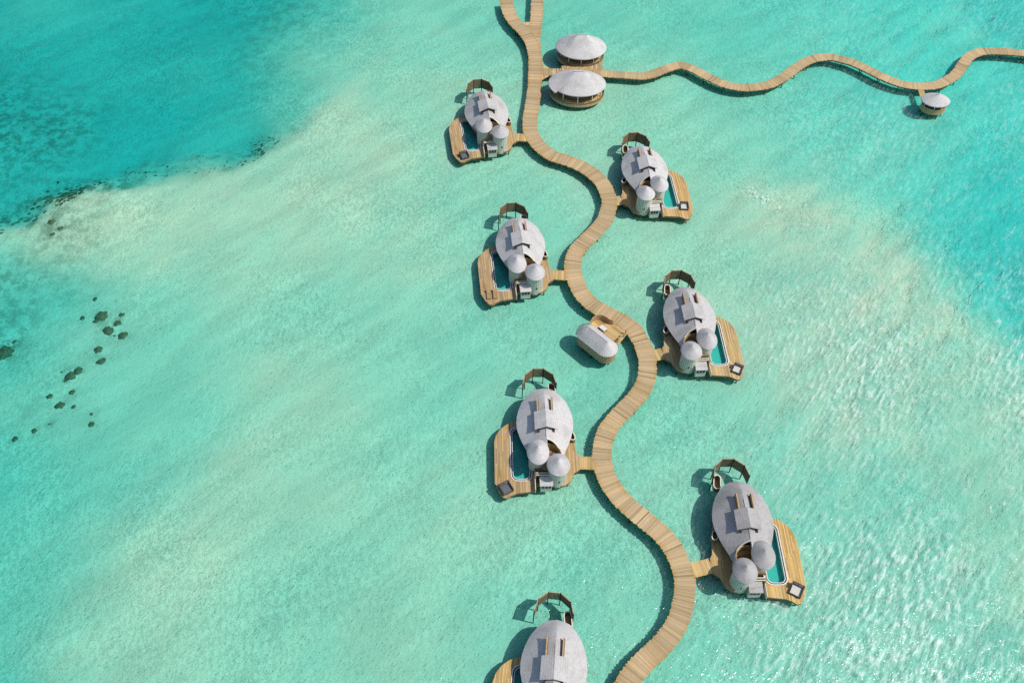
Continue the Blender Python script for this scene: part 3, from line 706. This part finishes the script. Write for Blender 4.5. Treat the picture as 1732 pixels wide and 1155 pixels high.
    for p, q in zip(FENCE, FENCE[1:]):
        d_ = Vector((q[0] - p[0], q[1] - p[1])); L_ = d_.length; d_.normalize(); nn_ = Vector((-d_.y, d_.x)) * .03
        a, b = Vector(p) + d_ * .07, Vector(q) - d_ * .07
        pn = MB(); nb = 9
        for k in range(nb):
            u0, u1 = a + (b - a) * ((k + .04) / nb), a + (b - a) * ((k + .96) / nb)
            pn.quadbox([tuple(u0 - nn_), tuple(u1 - nn_), tuple(u1 + nn_), tuple(u0 + nn_)], zb, zt - .01)
        pn.build('panel', 'screen_wood', fo)
    for p in FENCE:
        ps = MB(); ps.box(p[0] - .07, p[0] + .07, p[1] - .07, p[1] + .07, -3.0, zt + .08); ps.build('post', 'dark', fo)
    return root
G = 'water villas along the boardwalk'
VILLAS = [  # mirror, x, y, degrees, link end, label
    (1, 5.39, 81.38, 2.6, (12.95, 75.64), 'egg-roofed villa left of the boardwalk, dark square sofa on its left deck corner'),
    (1, 1.06, 118.76, 7.1, (9.3, 113.34), 'egg-roofed villa left of the boardwalk with two wooden loungers on its deck'),
    (1, -6.25, 154.38, 9.5, (1.8, 149.27), 'farthest egg-roofed villa, upper left of the boardwalk below the twin pavilions'),
    (1, 6.57, 43.73, -4.4, (14.4, 37.5), 'nearest egg-roofed villa at the bottom edge, cut off by the frame'),
    (-1, 33.98, 65.6, 2.2, (26.0, 58.56), 'largest egg-roofed villa at lower right, pool and deck on its right side'),
    (-1, 29.68, 103.2, 4.6, (23.2, 96.24), 'egg-roofed villa right of the boardwalk across from the grey oblong spa hut'),
    (-1, 24.36, 139.04, 6.0, (18.5, 132.03), 'smallest egg-roofed villa on the right of the boardwalk, nearest the twin pavilions'),
]
DECK_AGE = {65.6: (1.06, 1.03, .95, 1), 43.73: (1.0, .97, .9, 1), 103.2: (.95, .98, 1.1, 1), 81.38: (.86, .84, .95, 1), 118.76: (.84, .83, .97, 1), 139.04: (1.0, .96, .95, 1), 154.38: (.88, .87, .98, 1)}   # how far each deck has bleached
protos = {}
for mir, x, y, deg, le, lab in VILLAS:
    if mir not in protos: v_ = protos[mir] = make_villa(mir); fresh = v_
    else: v_ = copy_tree(protos[mir])
    v_.location = (x, y, 0); v_.rotation_euler.z = R(deg); tag(v_, lab, 'villa', G)
for v_ in [o for o in list(col.objects) if o.name.startswith('overwater_villa')]:
    mir, x, y, deg, le, lab = [q for q in VILLAS if q[5] == v_['label']][0]
    c, s = math.cos(R(deg)), math.sin(R(deg)); dx, dy = le[0] - x, le[1] - y
    ex, ey = dx * c + dy * s, -dx * s + dy * c
    wth = {65.6: .72, 43.73: .9, 103.2: .88, 81.38: .98, 118.76: .95, 139.04: .97, 154.38: .88}[y]     # how weathered its shingles are
    for ch in v_.children_recursive:
        if ch.type == 'MESH' and ch.data.materials[0].name == 'shingle': ch.color = (wth, wth * .995, wth * 1.01, 1)
        elif ch.type == 'MESH' and ch.data.materials[0].name == 'deck_wood': ch.color = DECK_AGE[y]
    gw = MB(); x0 = 5.12 * mir; y0 = -5.95
    n = max(3, int(abs(ex - x0) / .26)); d_ = Vector((ex - x0, ey - y0)); nn_ = Vector((-d_.y, d_.x)).normalized()
    for k in range(n):
        a = Vector((x0, y0)) + d_ * ((k + .03) / n); b = Vector((x0, y0)) + d_ * ((k + .97) / n); hw_ = 1.12 + random.uniform(-.03, .03)
        q = [a - nn_ * hw_, b - nn_ * hw_, b + nn_ * hw_, a + nn_ * hw_]
        gw.quadbox([tuple(p) for p in q], DECK_Z - .09, DECK_Z - .012, random.random(), [-1, -1, 1, 1])
    g_ = gw.build('gangway', 'deck_wood', v_, attrs=True, kind='stuff')
    for s_ in (-1, 1):
        e = MB(); p, q = Vector((x0, y0)) + nn_ * s_ * .95, Vector((ex, ey)) + nn_ * s_ * .95
        e.bar((p.x, p.y, DECK_Z - .24), (q.x, q.y, DECK_Z - .24), .16, .28); e.build('beam', 'beam_wood', g_)

# ------------------------------------------------------------------ pavilions
def oval(cx, cy, rx, ry, n, a0=0, a1=360):
    return [(cx + rx * math.cos(R(a0 + (a1 - a0) * i / n)), cy + ry * math.sin(R(a0 + (a1 - a0) * i / n))) for i in range(n)]
def pavilion(name, cx, cy, rx, ry, ze, zr, rh, label, cat, base, flap=False, posts=10, rail=.5):
    root = tag(empty(name, (cx, cy, 0)), label, cat, 'pavilions on the boardwalk')
    # roof: ribs from a short ridge to an oval eave
    n = 64; b = MB(); prof = [(0, 0), (.12, .13), (.4, .44), (.7, .73), (.97, .965), (1, 1)]
    vs, fs = [], []
    ov = 16 if flap else 0
    A = [225 - ov + (360 + ov) * i / n for i in range(n + 1)]       # seam at lower left, the end lapping over the start
    for i, a in enumerate(A):
        t = math.radians(a); k = i / n
        fct = 1.0
        if flap: fct = .97 + .17 * (max(0, (k - .62) / .38) ** 1.4)
        lift = .28 * max(0, (k - .55) / .45) if flap else 0
        for u, d in prof:
            fc = 1 + (fct - 1) * max(0, (u - .5) / .5); x = rh * math.copysign(min(1, abs(math.cos(t)) * 1.5), math.cos(t)) * (1 - u) + rx * fc * math.cos(t) * u
            y = ry * fc * math.sin(t) * u
            fu = max(0, (u - .5) / .5); vs.append((x, y, zr + (ze - zr) * d + (lift - (.2 * (fct - .97) / .17 if flap else 0)) * fu))
        x, y = rx * fct * math.cos(t) * .985, ry * fct * math.sin(t) * .985
        vs.append((x, y, ze - .16 + lift - (.2 * (fct - .97) / .17 if flap else 0)))
    m_ = len(prof) + 1
    for i in range(n):
        for k in range(m_ - 1): fs.append((i * m_ + k, i * m_ + k + 1, (i + 1) * m_ + k + 1, (i + 1) * m_ + k))
    b.add(vs, fs); rf = b.build('roof', 'shingle', root, smooth=True)
    rc = MB(); rc.bar((-rh - .1, 0, zr + .03), (rh + .1, 0, zr + .03), .2, .1); rc.build('ridge_cap', 'shingle', rf)
    bx_, by_, brx, bry = base
    fl = MB(); plank_fill(fl, oval(bx_, by_, brx, bry, 40), DECK_Z - .1, DECK_Z - .035, .26); fl.build('planking', 'deck_wood', root, attrs=True, kind='stuff')
    sk = MB(); sk.ring(oval(bx_, by_, brx - .14, bry - .14, 48), oval(bx_, by_, brx + .03, bry + .03, 48), .62, DECK_Z - .11); dk = sk.build('deck', 'tan_wood', root)
    bal = MB()
    for i in range(72):
        a = 360 * i / 72
        if 60 < a < 120 and name == 'dining_pavilion': continue
        P = oval(bx_, by_, brx - .08, bry - .08, 1, a + .3, a + .3) + oval(bx_, by_, brx - .08, bry - .08, 1, a + 4.6, a + 4.6) + oval(bx_, by_, brx, bry, 1, a + 4.6, a + 4.6) + oval(bx_, by_, brx, bry, 1, a + .3, a + .3)
        bal.quadbox(P[::-1], DECK_Z - .03, DECK_Z + rail)
    bal.build('balustrade', 'tan_wood' if name == 'small_pavilion' else 'screen_wood', root)
    iw = MB(); iw.ring(oval(bx_, by_, brx * .66, bry * .62, 32), oval(bx_, by_, brx * .70, bry * .66, 32), DECK_Z - .03, ze + .5); iw.build('inner_wall', 'brown_wood', root)
    for i in range(posts):
        a = 18 + 360 * i / posts; t = math.radians(a)
        p = MB(); x, y = bx_ + brx * .9 * math.cos(t), by_ + bry * .9 * math.sin(t); p.cyl(x, y, DECK_Z - .03, ze + .15, .09, None, 8); p.build('post', 'cream', root)
    for i in range(8):
        t = math.radians(22 + 45 * i); pile(root, bx_ + brx * .85 * math.cos(t), by_ + bry * .85 * math.sin(t), .65)
    return root
pavilion('dining_pavilion', 13.05, 176.4, 5.45, 4.5, 3.2, 6.2, .95, 'white oval thatch-like roof pavilion above the side boardwalk, farther of the pair', 'pavilion', (.05, -.2, 4.95, 4.0))
pavilion('dining_pavilion', 12.25, 164.0, 5.85, 4.45, 3.3, 6.2, .9, 'oval pavilion with flap-edged white roof below the side boardwalk, nearer of the pair', 'pavilion', (-.15, -.15, 5.6, 4.3), flap=True)
q_ = pavilion('small_pavilion', 85.28, 162.1, 2.95, 2.3, 2.9, 4.3, .15, 'small lone pavilion with conical roof hanging off the right boardwalk bend', 'pavilion', (.1, .0, 2.5, 2.0), posts=6, rail=.7)
ln_ = MB(); plank_fill(ln_, [(-1.9, .9), (-.6, 1.2), (-.5, 5.6), (-1.7, 5.6)], DECK_Z - .12, DECK_Z - .05, .26, ang=R(90)); ln_.build('gangway', 'deck_wood', q_, attrs=True, kind='stuff')

# ------------------------------------------------------------------ oblong spa hut
ang = math.atan2(96.23 - 99.22, 15.48 - 12.43)
sp = tag(empty('spa_hut', (13.95, 97.7, 0), ang), 'oblong grey round-ended hut on the left of the boardwalk bend', 'hut')
def stadium(hl, r, n=12):
    return arc(hl, 0, r, -90, 90, n) + arc(-hl, 0, r, 90, 270, n)
b = MB(); hl = 2.13; E1, E2, E3 = stadium(hl, 1.85), stadium(hl, .95), stadium(hl, .03)
zs = (3.1, 4.05, 4.85, 2.95); n = len(E1)
vs = [(x, y, zs[0]) for x, y in E1] + [(x, y, zs[1]) for x, y in E2] + [(x, y, zs[2]) for x, y in E3] + [(x * .99, y * .98, zs[3]) for x, y in E1]
fs = []
for i in range(n):
    j = (i + 1) % n; fs += [(i, j, n + j, n + i), (n + i, n + j, 2 * n + j, 2 * n + i), (3 * n + i, 3 * n + j, j, i)]
b.add(vs, fs); rf = b.build('roof', 'shingle', sp)
rc = MB(); rc.bar((-hl, 0, 4.85), (hl, 0, 4.85), .12, .04); rc.build('ridge_cap', 'shingle', rf)
wl = MB(); wl.ring(stadium(hl, 1.45), stadium(hl, 1.55), .95, 3.0); w_ = wl.build('wall', 'tan_wood', sp)
sl_ = MB(); P0, P1 = stadium(hl, 1.56, 16), stadium(hl, 1.62, 16)
for i in range(len(P0)):
    a, b2 = Vector(P0[i]), Vector(P0[(i + 1) % len(P0)]); c2, d2 = Vector(P1[i]), Vector(P1[(i + 1) % len(P0)])
    k = max(1, int((b2 - a).length / .17))
    for j in range(k):
        u0, u1 = (j + .08) / k, (j + .92) / k
        sl_.quadbox([tuple(a.lerp(b2, u0)), tuple(c2.lerp(d2, u0)), tuple(c2.lerp(d2, u1)), tuple(a.lerp(b2, u1))], .92, 2.95)
sl_.build('cladding', 'tan_wood', w_)
fl = MB(); fl.prism(stadium(hl, 1.44), .9, 1.02); fl.build('floor', 'brown_wood', sp)
ca, sa = math.cos(ang), math.sin(ang)
loc = lambda p: ((p[0] - 13.95) * ca + (p[1] - 97.7) * sa, -(p[0] - 13.95) * sa + (p[1] - 97.7) * ca)
SD = [loc(p) for p in [(12.7, 101.2), (13.15, 102.9), (14.07, 103.6), (14.98, 103.75), (15.87, 103.3), (16.62, 102.6), (17.4, 103.05), (19.4, 100.9), (18.5, 99.6), (17.6, 98.3), (15.9, 98.3), (14.5, 99.7)]]
dk = MB(); plank_fill(dk, SD, DECK_Z - .11, DECK_Z - .045, .24, ang=R(90)); dk.build('planking', 'deck_wood', sp, attrs=True, kind='stuff')
cw = MB(); P = [(12.9, 101.3), (13.1, 102.3), (13.5, 103.1), (14.15, 103.6), (14.95, 103.72), (15.7, 103.35), (16.3, 102.75), (16.9, 102.6)]
for p, q in zip(P, P[1:]):
    p, q = loc(p), loc(q)
    for k in range(5):
        u0, u1 = (k + .04) / 5, (k + .96) / 5
        cw.bar((p[0] + (q[0] - p[0]) * u0, p[1] + (q[1] - p[1]) * u0, 1.75), (p[0] + (q[0] - p[0]) * u1, p[1] + (q[1] - p[1]) * u1, 1.75), .09, 1.3)
cw.build('curved_screen', 'tan_wood', sp)
for px, py in ((19.0, 100.75), (18.6, 100.1), (17.6, 98.95)):
    p = loc((px, py)); g = MB(); g.box(p[0] - .07, p[0] + .07, p[1] - .07, p[1] + .07, DECK_Z - .04, 2.3); g.build('post', 'tan_wood', sp)
g = MB(); p, q = loc((18.6, 100.1)), loc((17.6, 98.95)); g.bar((*p, 1.9), (*q, 1.9), .08, .35); g.build('railing', 'tan_wood', sp)
for x, y in ((-2, -.9), (0, -1.0), (2, -.9), (2.9, .2), (-2.9, 0), (-1, 1), (1, 1), (.2, 3.6)): pile(sp, x, y, .9)
tb = tag(empty('table', (15.2, 101.3, DECK_Z - .045), ang), 'small white rectangular table on the deck behind the oblong hut', 'table')
t_ = MB(); t_.box(-.62, .62, -.38, .38, .68, .74); t_.build('table_top', 'white_rim', tb)
for sx in (-1, 1):
    for sy in (-1, 1):
        l_ = MB(); l_.box(sx * .54 - .04, sx * .54 + .04, sy * .3 - .04, sy * .3 + .04, 0, .68); l_.build('leg', 'dark', tb)

# ------------------------------------------------------------------ furniture on the villa decks
def sofa(x, y, deg, label, cush='cushion', size=1.75):
    t = tag(empty('sofa', (x, y, DECK_Z + .002), R(deg)), label, 'sofa', 'square sofas on the villa decks'); h = size / 2
    b = MB(); b.box(-h, h, -h, h, .06, .34); b.build('base', 'sofa_frame', t)
    for sx in (-1, 1):
        for sy in (-1, 1):
            l_ = MB(); l_.box(sx * (h - .08) - .05, sx * (h - .08) + .05, sy * (h - .08) - .05, sy * (h - .08) + .05, 0, .06); l_.build('leg', 'dark', t)
    for q in ((-h, h, h - .14, h), (h - .14, h, -h, h - .145), (-h, -h + .14, h - .85, h - .145)):
        k = MB(); k.box(*q, .345, .86); k.build('backrest', 'sofa_frame', t)
    k = MB(); k.box(-h + .16, h - .16, -h + .05, h - .16, .345, .50); k.build('seat_cushion', cush, t)
    for i in range(2):
        k = MB(); k.box(-h + .22 + i * .66, -h + .82 + i * .66, h - .36, h - .17, .505, .86); k.build('back_cushion', 'grey_cushion', t)
    return t
sofa(40.55, 55.95, -28, 'dark framed square sofa with pale seat on the lower right villa deck corner')
sofa(36.85, 93.75, -25, 'dark framed square sofa with pale seat on the deck corner across from the oblong hut', size=1.6)
sofa(-.35, 70.75, 30, 'dark square sofa with charcoal seat beside the pool of the large left villa', 'grey_cushion')
sofa(31.35, 130.9, 0, 'dark square sofa with pale seat on the small upper right villa deck', 'cushion', 1.55)
sofa(-10.2, 143.2, 22, 'dark square sofa with charcoal seat on the farthest villa deck corner', 'grey_cushion', 1.6)
def lounger(x, y, deg, label):
    t = tag(empty('sun_lounger', (x, y, DECK_Z + .002), R(deg)), label, 'sun lounger', 'wooden loungers')
    b = MB()
    for k in range(9): b.box(-.36, .36, -.95 + k * .15, -.95 + k * .15 + .12, .28, .33)
    f = b.build('seat', 'rotan', t)
    k = MB(); k.bar((0, .42, .32), (0, 1.0, .72), .7, .05); k.build('backrest', 'rotan', t)
    for sx in (-1, 1):
        k = MB(); k.box(sx * .36 - .03, sx * .36 + .03, -.95, .5, .22, .28); k.build('side_rail', 'brown_wood', t)
        for sy in (-.85, .35):
            k = MB(); k.box(sx * .34 - .03, sx * .34 + .03, sy - .03, sy + .03, 0, .22); k.build('leg', 'brown_wood', t)
lounger(-4.2, 108.3, 5, 'left of the two wooden loungers on the deck corner by the long pool')
lounger(-3.1, 108.45, 5, 'right of the two wooden loungers on the deck corner by the long pool')

# ------------------------------------------------------------------ coral heads and weed on the lagoon floor
def blob(mb, x, y, z, rx, ry, rz, rot, n=14, rings=5, jag=.22):
    vs = []; ca, sa = math.cos(rot), math.sin(rot)
    for k in range(rings):
        e = (k / (rings - 1)) * math.pi / 2
        for i in range(n):
            t = 2 * math.pi * i / n; j = 1 + random.uniform(-jag, jag)
            px, py = rx * math.cos(t) * math.cos(e) * j, ry * math.sin(t) * math.cos(e) * j
            vs.append((x + px * ca - py * sa, y + px * sa + py * ca, z - .15 + rz * math.sin(e) * random.uniform(.75, 1.1)))
    fs = [(k * n + i, k * n + (i + 1) % n, (k + 1) * n + (i + 1) % n, (k + 1) * n + i) for k in range(rings - 1) for i in range(n)]
    mb.add(vs, fs)
for x, y, r, lab in COR:
    z = bed_z(x, y); b = MB(); e = random.uniform(1.0, 1.45); rot = random.uniform(.3, 1.3)
    blob(b, 0, 0, 0, r * e, r / e * 1.1, r * .5, rot)
    for k in range(3):
        an = random.uniform(0, 6.28); blob(b, math.cos(an) * r * .7, math.sin(an) * r * .7, 0, r * .5, r * .4, r * .35, an, 9, 4)
    o = b.build('coral_head', 'coral', None, smooth=True); o.location = (x, y, z)
    tag(o, lab or 'small dark coral clump among the scattered coral on the left sand', 'coral', 'coral heads on the left sand')
sg = MB(); sr = MB()
pts = []
for (x0, y0), (x1, y1) in zip(ED1[5:-1], ED1[6:]):
    L_ = math.hypot(x1 - x0, y1 - y0)
    if L_ > 60: L_ = 26; d_ = math.hypot(x1 - x0, y1 - y0); x1, y1 = x0 + (x1 - x0) * 26 / d_, y0 + (y1 - y0) * 26 / d_
    for k in range(int(L_ * 48)):
        u = random.random(); x, y = x0 + (x1 - x0) * u, y0 + (y1 - y0) * u
        nx_, ny_ = (y1 - y0) / L_, -(x1 - x0) / L_     # towards the deep side
        d_ = abs(random.gauss(0, 1.0)) * 3.0 + .4
        pts.append((x + nx_ * d_ * -1 if nx_ * -1 + 0 < -9 else x - (y1 - y0) / -L_ * d_, y + (x1 - x0) / -L_ * d_))
PX = np.array(pts); dens = fbm(PX[:, 0], PX[:, 1], 120, 7)
dd, ww, we, _ = bed(PX[:, :1], PX[:, 1:2])
for (x, y), de, z in zip(pts, dens, dd[:, 0]):
    west = x < -82
    if random.random() > (.55 + 1.4 * de if west else .6 + 1.6 * de): continue
    r = random.uniform(.10, .36) * (1.3 if west else 1)
    blob(sg, x, y, -z, r * random.uniform(1, 1.8), r, r * .5, random.uniform(.2, .8), 7, 3, .3)
for cx, cy, sx, sy, n in ((-72, 86, 6, 10, 230), (-69.5, 101, 4, 5, 90), (-86, 112, 6, 7, 420), (-82, 80, 7, 12, 260), (-84, 92, 5, 8, 150), (-84, 124, 4, 3, 90)):
    xx = RNG.normal(cx, sx, n); yy = RNG.normal(cy, sy, n)
    zz, _, _, _ = bed(xx[:, None], yy[:, None]); ds = fbm(xx, yy, 140, 6)
    for x, y, z, de in zip(xx, yy, zz[:, 0], ds):
        if de < -.05: continue
        r = random.uniform(.08, .26); blob(sr, x, y, -z, r * random.uniform(1, 1.6), r, r * .5, random.uniform(0, 3), 6, 3, .3)
for cx, cy, cr, _ in COR:
    cz = bed_z(cx, cy)
    for k in range(int(14 * cr) + 3):
        an, rr_ = random.uniform(0, 6.28), cr * random.uniform(.9, 2.1)
        x, y = cx + math.cos(an) * rr_, cy + math.sin(an) * rr_ * .8; r = random.uniform(.05, .17)
        blob(sr, x, y, cz, r * random.uniform(1, 1.6), r, r * .6, an, 6, 3, .3)
o = sg.build('seagrass', 'seagrass', kind='stuff'); tag(o, 'dark seagrass fringe along the drop-off at upper left', 'seagrass')
o = sr.build('coral_rubble', 'coral', kind='stuff'); tag(o, 'dark specks of coral rubble strewn over the left sand', 'coral')
